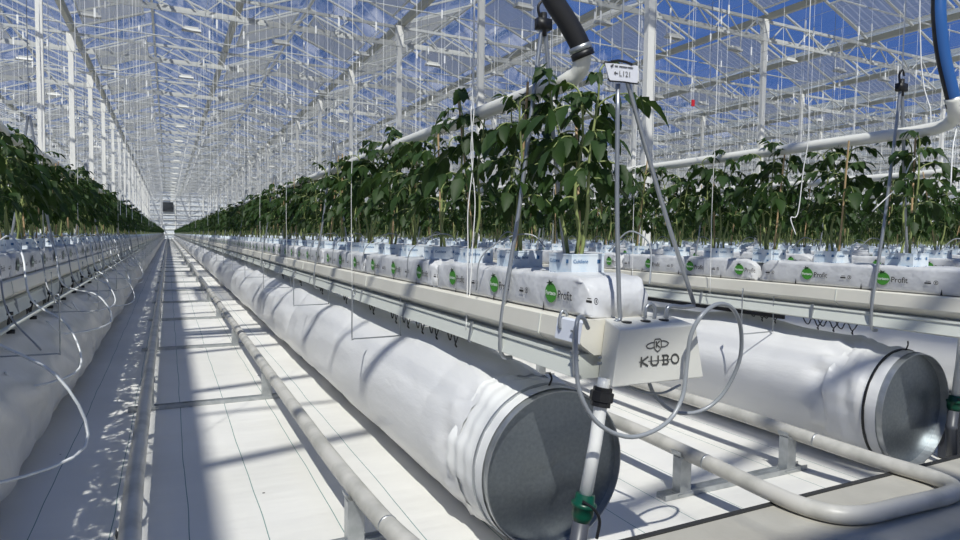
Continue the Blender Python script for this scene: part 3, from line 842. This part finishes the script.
# ------------------------------------------------------------------ end assembly of row 1
def end_box():
    x = .985; yf = 1.075; yb = 1.165
    t = thing('end_box', 'white trapezoid metal KUBO box on the end of the gutter', 'gutter end box', (x, yf, -.34))
    xl = lambda z: .876 - (.20+z)*-.16; 
    TL, TR, BR_, BL = at_y(620,329.5,yf), at_y(696,325,yf), at_y(703,378,yf), at_y(612,387,yf)
    zt, zb = (TL.z+TR.z)/2, (BL.z+BR_.z)/2; tl, tr, bl, br = TL.x, TR.x, BL.x, BR_.x
    kt, kb = at_y(605,327,yb), at_y(598,386,yb)
    b = MB()
    F = [(bl,yf,zb),(br,yf-.002,zb),(tr,yf,zt),(tl,yf,zt)]
    K = [(kb.x,yb,zb+.0),(br,yb,zb),(tr,yb,zt+.012),(kt.x,yb,zt+.012)]
    b.add(F+K, [(0,1,2,3),(4,7,6,5),(0,3,7,4),(1,5,6,2),(3,2,6,7),(0,4,5,1)])
    o = b.build('housing', M['box'], t)
    bv = o.modifiers.new('bevel', 'BEVEL'); bv.width = .003; bv.segments = 2
    # lettering and emblem on the sloping front
    def on(u, v, off=-.0012):   # u across 0..1, v up 0..1
        xa = bl+(br-bl)*u; xb = tl+(tr-tl)*u
        return Vector((xa+(xb-xa)*v, yf+off-.002*u*(1-v), zb+(zt-zb)*v))
    on0 = on
    def on(u, v, off=-.0012): return on0(u-.055, v+.045, off)
    e = MB()
    W, H = .24, zt-zb
    strokes = []
    def S_(pts, w=.0042):
        P = [on(u, v) for u, v in pts]
        for a, c in zip(P[:-1], P[1:]):
            d = (c-a).normalized(); s = Vector((-d.z,0,d.x))*w/2
            e.add([a-s-d*w*.3, c-s+d*w*.3, c+s+d*w*.3, a+s-d*w*.3], [(0,1,2,3)])
    v0, v1 = .28, .44; vm = .36
    # K U B O with the thin line through them
    S_([(.34,v0),(.34,v1)]); S_([(.34,vm),(.415,v1)]); S_([(.34,vm),(.415,v0)])
    S_([(.455,v1),(.455,.32),(.475,v0),(.515,v0),(.535,.32),(.535,v1)])
    S_([(.585,v1),(.64,v1),(.655,.415),(.64,vm),(.655,.31),(.64,v0),(.585,v0)]); S_([(.60,v1),(.60,v0)])
    ring = [(.735+.043*cos(a), vm+.083*sin(a)) for a in [2*pi*i/16 for i in range(17)]]; S_(ring)
    S_([(.315,vm),(.345,vm)], .0015); S_([(.42,vm),(.62,vm)], .0015); S_([(.65,vm),(.69,vm)], .0015)
    S_([(.585,vm),(.64,vm)], .003)
    # winged oval and shield with a K
    S_([(.485+.0,.60),(.44,.585),(.405,.60),(.390,.635),(.41,.665),(.45,.685),(.485,.69)], .0024)
    S_([(.575,.585+.01),(.62,.60),(.655,.63),(.665,.66),(.64,.69),(.61,.705),(.575,.705)], .0024)
    S_([(.50,.745),(.49,.72),(.485,.62),(.50,.555),(.53,.515),(.56,.555),(.575,.62),(.572,.72),(.56,.745),(.50,.745)], .0024)
    S_([(.512,.70),(.512,.60)], .003); S_([(.517,.65),(.548,.70)], .003); S_([(.517,.65),(.552,.595)], .003)
    S_([(.505,.70),(.52,.70)], .002); S_([(.54,.70),(.555,.70)], .002)
    e.build('emblem_and_name', M['kubo_print'], t)
    # dark slots and cut-outs on the top, and the side screw
    s = MB()
    for cx_ in (.93, .985, 1.04):
        s.tube([(cx_,1.125,zt+.004),(cx_,1.125,zt+.009)], .012, 10)
    s.build('cable_slot', M['black'], t)
    s = MB(); s.tube([(bl+.004,1.12,-.275),(bl-.004,1.12,-.275)], .004, 8); s.tube([(bl+.004,1.12,-.262),(bl-.003,1.12,-.262)], .003, 8); s.build('screw', M['galv'], t)
end_box()

def drain(k):
    x = row_x(k); 
    if k == 1: top = Vector((.853,1.105,-.325)); bot = Vector((.808,1.10,-.56)); lab = 'white drain pipe with black and green couplings below the KUBO box'
    else: top = Vector((2.80,1.36,-.30)); bot = Vector((2.762,1.36,-.60)); lab = 'white drain pipe with green coupling at the right edge'
    t = thing('drain_pipe', lab, 'drain pipe', (bot.x, bot.y, PATH if k == 1 else FLOOR), 'drain pipes')
    up = top + (top-bot).normalized()*(.02 if k == 1 else .1)
    b = MB(); b.tube([up, top, top.lerp(bot,.5)+Vector((.004,0,0)), bot], .0145, 14); b.build('pipe', M['white_pvc'], t, True)
    d = (bot-top).normalized()
    if k == 1:
        b = MB(); b.tube([top+d*.0,top+d*.008,top+d*.010,top+d*.030,top+d*.032,top+d*.042], [.021,.021,.026,.026,.022,.022], 8); b.build('black_nut', M['black'], t)
    b = MB(); b.tube([bot-d*.005,bot+d*.012,bot+d*.013,bot+d*.022,bot+d*.023,bot+d*.040,bot+d*.055], [.021,.022,.028,.028,.024,.024,.018], 12); b.build('green_coupling', M['green_nut'], t, True)
    e = Vector((bot.x+.004, bot.y, PATH if k == 1 else FLOOR))
    b = MB(); b.tube([bot+d*.05, bot+d*.11, bot+d*.112, bot+d*.125, bot+d*.127, e], [.0185,.0185,.0205,.0205,.0185,.0185], 12); b.build('lower_pipe', M['grey_pvc'], t, True)
    b = MB(); b.tube(smooth_path([bot+Vector((-.02,-.02,.0)),bot+Vector((.005,-.028,-.02)),bot+Vector((.022,-.024,-.05)),bot+Vector((.02,-.018,-.09))],4), .0035, 6); b.build('cable_tie', M['black'], t)
drain(1); drain(2)
bx = MB(); bx.box((2.83,1.33,FLOOR),(2.93,1.45,-.66)); o = bx.build('pump_box', M['grey_pvc'], None, org=(2.88,1.4,FLOOR))
o.modifiers.new('bevel','BEVEL').width = .006
tag(o, 'dark grey box at the foot of the right-edge drain pipe', 'box')

def loop_hose():
    t_pts = []
    for (px, py, Y) in ((588,328,1.10),(583,318,1.075),(577,322,1.055),(576,360,1.04),(581,396,1.03),(600,425,1.03),(632,437,1.03),(665,424,1.035),(682,398,1.04),(687,362,1.04),(691,335,1.03),(702,315,1.02),(718,304,1.03),(733,309,1.05),(741,330,1.08),(739,362,1.11),(722,395,1.14),(700,411,1.16),(675,412,1.17),(656,397,1.17),(648,380,1.17)):
        t_pts.append(at_y(px, py, Y))
    b = MB(); b.tube(smooth_path(t_pts,5), .0048, 10)
    tag(b.build('looped_tube', M['cable'], None, True, org=tuple(t_pts[0])), 'grey flexible tube looping in front of the KUBO box', 'tube')
    b = MB(); b.tube(smooth_path([at_y(622,383,1.16), at_y(640,391,1.14), at_y(662,393,1.14), at_y(680,385,1.16)],5), .003, 8)
    tag(b.build('short_tube', M['cable'], None, True, org=tuple(at_y(650,390,1.15))), 'short grey tube sagging just below the KUBO box', 'tube')
loop_hose()

def end_hanger():
    Y = 1.14
    t = thing('card_hanger', 'pair of steel rods carrying a row card above the KUBO box', 'hanger', (.95,Y,-.19))
    b = MB(); b.tube(smooth_path([at_y(618,84,Y), at_y(617,200,Y), at_y(619,300,Y), at_y(620,318,Y), at_y(615,322,Y)],4), .0052, 8); b.build('hanger_rod', M['rod'], t, True)
    b = MB(); b.tube(smooth_path([at_y(625,72,Y), at_y(628,84,Y), at_y(661,200,Y), at_y(694,304,Y)],4), .0052, 8); b.build('hanger_rod', M['rod'], t, True)
    b = MB(); b.tube(smooth_path([at_y(694,306,Y), at_y(682,307,Y), at_y(672,306,Y), at_y(667,309,Y), at_y(666,318,Y)],4), .0055, 8); b.build('foot_hook', M['rod'], t, True)
    b = MB(); b.tube(smooth_path([at_y(645,318,Y), at_y(646,308,Y), at_y(651,304,Y), at_y(655,310,Y), at_y(654,320,Y)],4), .0045, 8); b.build('foot_hook', M['rod'], t, True)
    b = MB(); b.tube([at_y(622,76,Y)+Vector((0,.003,0)), at_y(622,60,Y), (at_y(622,60,Y).x, Y, 5.2)], .0022, 6); b.build('wire', M['rod'], t)
    # the card
    Yc = Y-.012
    c = thing('row_card', 'small white row number card clipped above the KUBO box', 'card', tuple(at_y(622,72,Yc)), None)
    q = [at_y(609.5,80,Yc), at_y(637.5,83,Yc), at_y(638,66,Yc), at_y(605,62.5,Yc)]
    b = MB(); off = Vector((0,.003,0))
    b.add([*q, *[p+off for p in q]], [(0,1,2,3),(4,7,6,5),(0,4,5,1),(1,5,6,2),(2,6,7,3),(3,7,4,0)]); b.build('card_face', M['card'], c)
    b = MB(); b.tube([at_y(608,78.5,Yc), at_y(610,81,Yc), at_y(624,82,Yc), at_y(637.5,84,Yc), at_y(638.5,82,Yc)], .0018, 6)
    b.tube([at_y(604,64,Yc), at_y(604.5,62,Yc), at_y(612,62,Yc)], .0018, 6)
    b.tube([at_y(611,61.5,Yc), at_y(618,60.5,Yc), at_y(626,62,Yc), at_y(632,64.5,Yc)], .0028, 6)
    b.build('black_clip', M['black'], c)
    ex = (q[1]-q[0]).normalized(); ez = Vector((0,0,1)); ez = (ez-ex*ez.dot(ex)).normalized()
    cen = (q[0]+q[1]+q[2]+q[3])/4 + Vector((0,-.0012,0))
    b = MB(); put_text(b, text_mesh('L121', .017), cen+ex*.006-ez*.003, ex, ez)
    a = cen - ex*.024 - ez*.002
    for p, q2 in ((a, a+ex*.010),): b.bar(p, q2, .0012, .0012)
    b.bar(a, a+ex*.004+ez*.003, .0012); b.bar(a, a+ex*.004-ez*.003, .0012)
    for s_, e_ in ((-.022,-.014),(-.010,.012),(.014,.028)): b.bar(cen+ex*s_+ez*.013, cen+ex*e_+ez*.013, .0012, .0018)
    b.bar(cen-ex*.033+ez*.011, cen-ex*.027+ez*.015, .003, .003)
    b.build('handwriting', M['kubo_print'], c)
end_hanger()

# steel end bracket on the gutter left of the box
b = MB(); b.tube(smooth_path([(.838,1.19,-.20),(.833,1.19,-.215),(.833,1.19,-.30),(.838,1.19,-.318)],4), .0035, 6)
b.box((.829,1.182,-.215),(.842,1.20,-.210)); b.box((.829,1.182,-.262),(.842,1.20,-.257))
tag(b.build('end_bracket', M['rod'], None, org=(.836,1.19,-.26)), 'small steel bracket holding the gutter end left of the KUBO box', 'bracket')
for i, (x, y) in enumerate(((.84,1.25),(.853,1.36))):
    b = MB(); b.tube(smooth_path([(x-.006,y,-.215),(x-.008,y,-.19),(x,y,-.172),(x+.012,y,-.178),(x+.013,y,-.19)],4), .0035, 6)
    if i == 0: tag(b.build('lip_hook', M['rod'], None, True, org=(x,y,-.19)), 'small steel hook over the gutter lip beside the KUBO box', 'hook')

# ------------------------------------------------------------------ pipe rails
def rails(xa, xb, first, lab, n, grp, fz=-.72, bend=True):
    R = .0255
    t = thing('pipe_rail', lab, 'pipe rail', (xa, 1.1, PATH), 'pipe rails')
    zl = PATH+R+.001
    c = xb-xa; rr = .085
    def run(x, dx):
        return [(x,YEND-2,fz),(x,8,fz),(x,3,fz),(x,2.1,fz),(x+dx*.1,1.8,fz-.002),(x+dx*.4,1.50,fz-.014),(x+dx,1.30,zl+.003)]
    A = run(xa, .03); B = run(xb, .07)
    be = [(xa+.035,1.18,zl),(xa+.07,1.095,zl),(xa+.15,1.055,zl),((xa+xb)/2+.04,1.045,zl),(xb-.03,1.035,zl),(xb+.055,1.06,zl),(xb+.09,1.14,zl)]
    b = MB(); b.tube(A[:3]+smooth_path(A[3:]+be+list(reversed(B))[:4],6)+list(reversed(B))[4:], R, 20)
    b.build('rail_pipe', M['pipe'], t, True)
    for x in (xa, xb):
        j = MB(); j.tube([(x+(.012 if x == xa else .028),1.50,fz-.0142),(x+(.0118 if x == xa else .0278),1.506,fz-.0138)], R+.0008, 20); j.build('weld_seam', M['galv'], t, True)
    ys = [first+1.78*i for i in range(n)]
    # supports: base channel across, two posts, saddles
    def proto():
        p = {}
        h = fz-R-FLOOR
        for nm, dx in (('l',xa),('r',xb)): pass
        b = MB(); b.box((xa-.09,-.022,.001),(xb+.09,.022,.010)); b.box((xa-.09,-.022,.010),(xb+.09,-.018,.020)); b.box((xa-.09,.018,.010),(xb+.09,.022,.020))
        p['base'] = b.mesh('base_channel', M['galv'], org=(xa,0,0))
        b = MB()
        # U-section post
        b.box((-.024,-.020,.010),(.024,-.016,h+.004)); b.box((-.024,-.016,.010),(-.020,.018,h+.004)); b.box((.020,-.016,.010),(.024,.018,h-.012))
        b.box((-.034,-.026,.010),(.034,.026,.014))
        p['post'] = b.mesh('post', M['galv'])
        b = MB()
        pr = []
        for i in range(9):
            a = pi + pi*i/8; pr.append(((R+.001)*cos(a), h+R+(R+.001)*sin(a)))
        for i in range(8, -1, -1):
            a = pi + pi*i/8; pr.append(((R+.005)*cos(a), h+R+(R+.005)*sin(a)))
        b.extrude_y(pr, (-.022,.022)); b.box((.020,-.012,h+.004),(.030,.012,h+.016))
        p['saddle'] = b.mesh('saddle', M['galv'])
        return p
    p = proto()
    for i, y in enumerate(ys):
        if i < 12: l = '%s galvanised rail support from the near end, %s' % (ORD[i], grp)
        else: l = 'distant galvanised rail support far down, '+grp
        s = thing('rail_support', l, 'rail support', (xa, y, FLOOR), 'rail supports, '+grp)
        mobj('base_channel', p['base'], s)
        for dx in (0, xb-xa):
            mobj('post', p['post'], s, (dx,0,0))
            if i < 8: mobj('saddle', p['saddle'], s, (dx,0,0))
rails(-.095, .465, 1.72, 'pair of pale pipe rails running down the aisle', 58, 'aisle')
rails(1.58, 2.115, 1.60, 'pipe rail loop bending round in front at lower right', 30, 'between the two right-hand rows')
rails(-1.70, -1.14, 3.2, 'hidden pipe rails left of the left row', 8, 'far left aisle')
# dark scuffs and couplings on the near rail
b = MB()
for y in (4.72, 6.9): b.tube([(.465,y,-.72),(.465,y+.10,-.72)], .0262, 16)
tag(b.build('pipe_coupling', M['grey_pvc'], None, True, org=(.465,4.77,-.72)), 'dark sleeves around the right rail pipe of the aisle', 'coupling')

# ------------------------------------------------------------------ roof trusses, columns, lamps
TX = [-26.9 + 8.2*i for i in range(12)]
TY = [6.6 + 5.05*i for i in range(-4, 21)]
ZBc, ZTc = 5.2, 5.70
def truss_meshes():
    W = 8.2
    a = MB(); a.box((0,-.03,ZTc-.05),(W,.03,ZTc+.02)); top = a.mesh('top_chord', M['roof_steel'])
    a = MB(); a.box((0,-.025,ZBc-.03),(W,.025,ZBc+.03)); bot = a.mesh('bottom_chord', M['roof_steel'])
    braces = []; al = MB(); n = 16
    for i in range(n):
        x0 = W*i/n; x1 = W*(i+1)/n
        z0, z1 = (ZBc, ZTc-.02) if i % 2 == 0 else (ZTc-.02, ZBc)
        b = MB(); b.bar((x0,0,z0),(x1,0,z1), .026, .026); al.bar((x0,0,z0),(x1,0,z1), .026, .026)
        braces.append(b.mesh('brace', M['roof_steel']))
    # folded screen cloth parked under the top chord with its profile
    sc = MB()
    for j in range(6): sc.box((.1,.07+.022*j,ZBc+.05+.01*(j%2)),(W-.1,.080+.022*j,ZBc+.13-.01*(j%2)))
    scm = sc.mesh('folded_screen', M['screen_cloth'])
    pr = MB(); pr.tube([(.05,2.5,ZBc+.07),(W-.05,2.5,ZBc+.07)], .018, 6); 
    prm = pr.mesh('screen_profile', M['roof_steel'])
    whole = MB(); whole.box((0,-.03,ZTc-.05),(W,.03,ZTc+.02)); whole.box((0,-.025,ZBc-.03),(W,.025,ZBc+.03)); whole.add(al.v, al.f)
    return top, bot, braces, scm, prm, whole.mesh('roof_truss', M['roof_steel'])
top, bot, braces, scm, prm, whole = truss_meshes()
tl = []
for y in TY:
    for x in TX:
        vis = (y > 2 and x+8.2 > -y*.22-3 and x < y*2.05+4) or (-10 < y < 6 and -5 < x < 8)
        if vis: tl.append((math.hypot(x+4-1, y), x, y))
tl.sort()
for n, (d, x, y) in enumerate(tl[:295]):
    side = 'left of the aisle' if x < -6 else 'over the aisle' if x < 0 else 'right of the aisle'
    iy = round((y-6.6)/5.05); ix = round((x+2.3)/8.2)
    if y > 2 and n < 40 and 0 <= iy < 8: l = '%s white lattice roof truss down the house, %s' % (ORD[iy], {-2:'second bay to the left',-1:'first bay to the left',0:'bay over the aisle',1:'first bay to the right',2:'second bay to the right',3:'third bay to the right'}.get(ix,'a far right bay'))
    else: l = 'distant white lattice roof truss %s' % side
    t = thing('roof_truss', l, 'roof truss', (x, y, 0), 'roof trusses')
    if n < 16:
        mobj('top_chord', top, t); mobj('bottom_chord', bot, t)
        for m_ in braces: mobj('brace', m_, t)
    else: mobj('lattice', whole, t)
    if n < 150:
        mobj('folded_screen', scm, t); mobj('screen_profile', prm, t)
# columns
b = MB(); W2 = .065
b.box((-W2,-.045,FLOOR),(W2,.045,5.2)); b.box((-W2+.01,-.047,FLOOR),(W2-.01,-.045,5.2))
colm = b.mesh('shaft', M['white_steel'])
b = MB(); b.box((-.10,-.06,5.17),(.10,.06,5.72)); capm = b.mesh('head_plate', M['white_steel'])
b = MB()
for z in (.62,.70): b.tube([(-.0,-.047,z),(-.0,-.055,z)], .010, 8)
boltm = b.mesh('bolt', M['galv'])
cl = []
CXS = [-27+.35+8.2*i for i in range(12)]
for y in TY[4:]:
    for x in [-18.7,-10.5,-2.45,5.72,13.9,22.1,30.3,38.5,46.7,54.9,63.1]:
        if x > -y*.22-2 and x < y*2.05: cl.append((math.hypot(x,y), x, y))
cl.sort()
for n, (d, x, y) in enumerate(cl[:200]):
    iy = round((y-6.6)/5.05)
    line = {-2.45:'column line left of the aisle',5.72:'column line right of the aisle',13.9:'second column line to the right'}.get(x)
    l = '%s white steel column of the %s' % (ORD[iy], line) if line and iy < 10 else 'distant slim white steel column, '+(line or ('far right lines' if x > 0 else 'far left lines'))
    t = thing('steel_column', l, 'column', (x,y,FLOOR), 'steel columns')
    mobj('shaft', colm, t, (0,0,-FLOOR)); mobj('head_plate', capm, t, (0,0,-FLOOR))
    if n < 3: mobj('bolt', boltm, t, (0,0,-FLOOR))
# lamps
b = MB()
prof = [(-.08,.0),(-.055,.055),(.055,.055),(.08,.0)]
o_ = len(b.v)
for x in (-.21,.21):
    for y, z in prof: b.v.append((x, y, z))
b.f += [(0,1,5,4),(1,2,6,5),(2,3,7,6),(0,3,2,1),(4,5,6,7)]; b.m += [0]*5
b.box((-.15,-.045,.055),(.15,.045,.105), 0)
b.box((-.19,-.062,.004),(.19,.062,.008), 1)
b.box((-.2,-.01,.05),(-.19,.01,.395), 0); b.box((.19,-.01,.05),(.2,.01,.395), 0)
lampm = b.mesh('grow_lamp', [M['lamp_white'], M['lamp_dark']])
ll = []
for y in TY[4:]:
    for i in range(-9, 34):
        x = .55+2.05*i
        if x > -y*.22-1 and x < y*2.05 and x < 70: ll.append((math.hypot(x,y), x, y))
ll.sort(); lo = []
for n, (d, x, y) in enumerate(ll[:300]):
    iy = round((y-6.6)/5.05); ix = round((x-.55)/2.05)
    if n < 60 and 0 <= ix < 12: l = 'white trough grow lamp under the %s truss, %s right of the aisle' % (ORD[iy], ORD[ix])
    elif n < 60: l = 'white trough grow lamp under the %s truss, left of the aisle' % ORD[iy]
    else: l = 'distant white trough grow lamp under the roof'
    lo.append(tag(mobj('grow_lamp', lampm, None, (x,y,4.78)), l, 'grow lamp', 'grow lamps under the trusses'))
scatter('grow_lamp', [(x,y,4.78) for d,x,y in ll[300:]], [lo[-1]], 'far grow lamps under the roof', 'grow lamp', False)

# roof vents with pleated insect net
def vent_mesh(sg):
    b = MB(); n = 26; Lx = 1.62; W = 2.3
    # pleats run across the slope; ribs along x (up the slope)
    for i in range(n+1):
        y = W*i/n; dz = .05 if i % 2 else 0
        b.v.append((0, y, dz)); b.v.append((sg*Lx*.93, y, Lx*.36+dz))
    for i in range(n): b.f.append((2*i,2*i+1,2*i+3,2*i+2)); b.m.append(0)
    for y in (0,W): b.bar((0,y,0),(sg*Lx*.93,y,Lx*.36), .03,.05, mi=1)
    b.bar((0,0,0),(0,W,0),.04,.04,mi=1); b.bar((sg*Lx*.93,0,Lx*.36),(sg*Lx*.93,W,Lx*.36),.04,.04,mi=1)
    return b.mesh('roof_vent', [M['net'], M['roof_steel']])
VM = {1: vent_mesh(1), -1: vent_mesh(-1)}
vl = []
for k in range(len(GX)-1):
    for sg in (1,-1):
        x = GX[k]+.30 if sg > 0 else GX[k+1]-.30
        for j in range(44):
            y = 4.2+2.525*j
            if x < 3 and (sg < 0 or j % 2): continue       # the bays over and left of the aisle have fewer vents
            if x > 3 and sg < 0 and j % 2: continue
            if x > 3 and sg > 0 and (j+k) % 4 == 0: continue
            if (x > -y*.2-1.5 and x < y*2.05+1) and y < 100: vl.append((math.hypot(x,y), x, y, sg))
vl.sort(); vo = {1:None,-1:None}
for n, (d, x, y, sg) in enumerate(vl[:300]):
    s_ = 'rising right' if sg > 0 else 'rising left'
    vo[sg] = tag(mobj('roof_vent', VM[sg], None, (x,y,5.93)), ('pleated white netting vent %s in the glass roof' % s_) if n < 60 else 'distant pleated netting vent in the roof', 'roof vent', 'netted roof vents')
for sg in (1,-1):
    scatter('roof_vent', [(x,y,5.93) for d,x,y,s2 in vl[300:] if s2 == sg], [vo[sg]], 'far netted vents of the glass roof', 'roof vent', False)

# crop wires with hooks and twine
HZ = (3.15, 3.5, 3.85); hm = []; hsm = []
for z_ in HZ:
    b = MB(); b.box((-.012,-.006,-.075),(.012,.006,.055)); b.tube([(0,0,.05),(0,0,4.2-z_)], .0022, 4); hm.append(b.mesh('twine_hook', M['string']))
    b = MB(); b.box((-.011,-.006,-.075),(.011,.006,.055)); b.tube([(0,0,4.2-z_),(0,0,-3.0)], .0028, 3, cap=False); hsm.append(b.mesh('twine_hook', M['string']))
b = MB(); b.tube([(0,0,-.07),(.0,0,-3.0)], .0028, 4, cap=False); sm = b.mesh('string', M['string'])
ZW = 3.35; hl = []
r2 = random.Random(5)
for k in ROWS:
    for w_ in (-.27, .27):
        x = row_x(k)+w_; y = 6.0 + r2.uniform(0,.6)
        while y < 60:
            if x > -y*.2-1 and x < y*2.05: hl.append((math.hypot(x,y), x, y+r2.uniform(-.2,.2), r2.choice(HZ)))
            y += 1.0
hl.sort(); ho = []
for n, (d, x, y, z) in enumerate(hl[:300]):
    o = mobj('twine_hook', (hm if n < 290 else hsm)[HZ.index(z)], None, (x,y,z))
    if n < 290: mobj('string', sm, o)
    else: ho.append(o)
    tag(o, 'small white hook with wound twine hanging under the roof on a long string', 'twine hook', 'twine hooks under the roof')
scatter('twine_hook', [(x,y,3.5) for d,x,y,z in hl[300:]], [o_ for o_ in ho if abs(o_.location.z-3.5) < .01][:1] or ho[:1], 'mass of white twine hooks and strings hanging under the far roof', 'twine hook', False)
for k in ROWS[2:34]:
    b = MB()
    for w_ in (-.27,.27): b.tube([(row_x(k)+w_,-8,4.2),(row_x(k)+w_,YEND-1,4.2)], .0035, 4)
    tag(b.build('crop_wire', M['rod'], None, org=(row_x(k),0,4.2)), 'pair of thin crop wires strung along the house above the '+rowname(k), 'wire', 'crop wires')

# small red marker hanging far right of the big column
b = MB(); b.box((-.035,-.01,-.06),(.035,.01,.06)); b.tube([(0,0,.06),(0,0,4.2)], .003, 5)
for q_ in range(6, len(b.m)): b.m[q_] = 1
p_ = at_y(693,103,9.0)
o = b.build('red_tag', [M['red'], M['string']], None); o.location = p_
tag(o, 'small red tag hanging to the right of the big near column', 'tag')

# ------------------------------------------------------------------ light
w = bpy.data.worlds.new('sky'); scene.world = w; w.use_nodes = True
nt = w.node_tree; nt.nodes.clear(); N = nt.nodes; L = nt.links
out = N.new('ShaderNodeOutputWorld'); bg = N.new('ShaderNodeBackground'); L.new(bg.outputs[0], out.inputs[0])
tc = N.new('ShaderNodeTexCoord'); sp = N.new('ShaderNodeSeparateXYZ'); L.new(tc.outputs['Generated'], sp.inputs[0])
rp = N.new('ShaderNodeValToRGB'); L.new(sp.outputs[2], rp.inputs[0])
el = rp.color_ramp.elements
el[0].position = 0; el[0].color = (.38,.385,.39,1)
el[1].position = 1; el[1].color = (.06,.13,.36,1)
e_ = el.new(.07); e_.color = (.20,.25,.37,1)
e_ = el.new(.17); e_.color = (.060,.135,.39,1)
L.new(rp.outputs[0], bg.inputs[0]); bg.inputs[1].default_value = 1.0
sun = bpy.data.lights.new('sun', 'SUN'); sun.energy = 4.1; sun.angle = radians(.55); sun.color = (1,.965,.90)
so = bpy.data.objects.new('sun', sun); COL.objects.link(so)
so.rotation_euler = Vector((.362,.70,-1)).to_track_quat('-Z','Y').to_euler()
so.location = (-5,-8,12)

# ------------------------------------------------------------------ camera
cam = bpy.data.cameras.new('camera'); co = bpy.data.objects.new('camera', cam); COL.objects.link(co)
cam.sensor_width = 36; cam.sensor_fit = 'HORIZONTAL'; cam.lens = 36*F_PX/960
cam.clip_start = .02; cam.clip_end = 400
# camera axes in world coordinates: image right, image up, backwards
right = RT @ Vector((1,0,0)); up = RT @ Vector((0,-1,0)); back = RT @ Vector((0,0,-1))
co.matrix_world = Matrix(((right.x,up.x,back.x,0),(right.y,up.y,back.y,0),(right.z,up.z,back.z,0),(0,0,0,1)))
scene.camera = co
scene.cycles.transparent_max_bounces = 40
scene.cycles.max_bounces = 8; scene.cycles.diffuse_bounces = 4
scene.view_settings.view_transform = 'Standard'; scene.view_settings.look = 'None'
scene.view_settings.exposure = 0; scene.view_settings.gamma = 1; scene.view_settings.use_curve_mapping = False
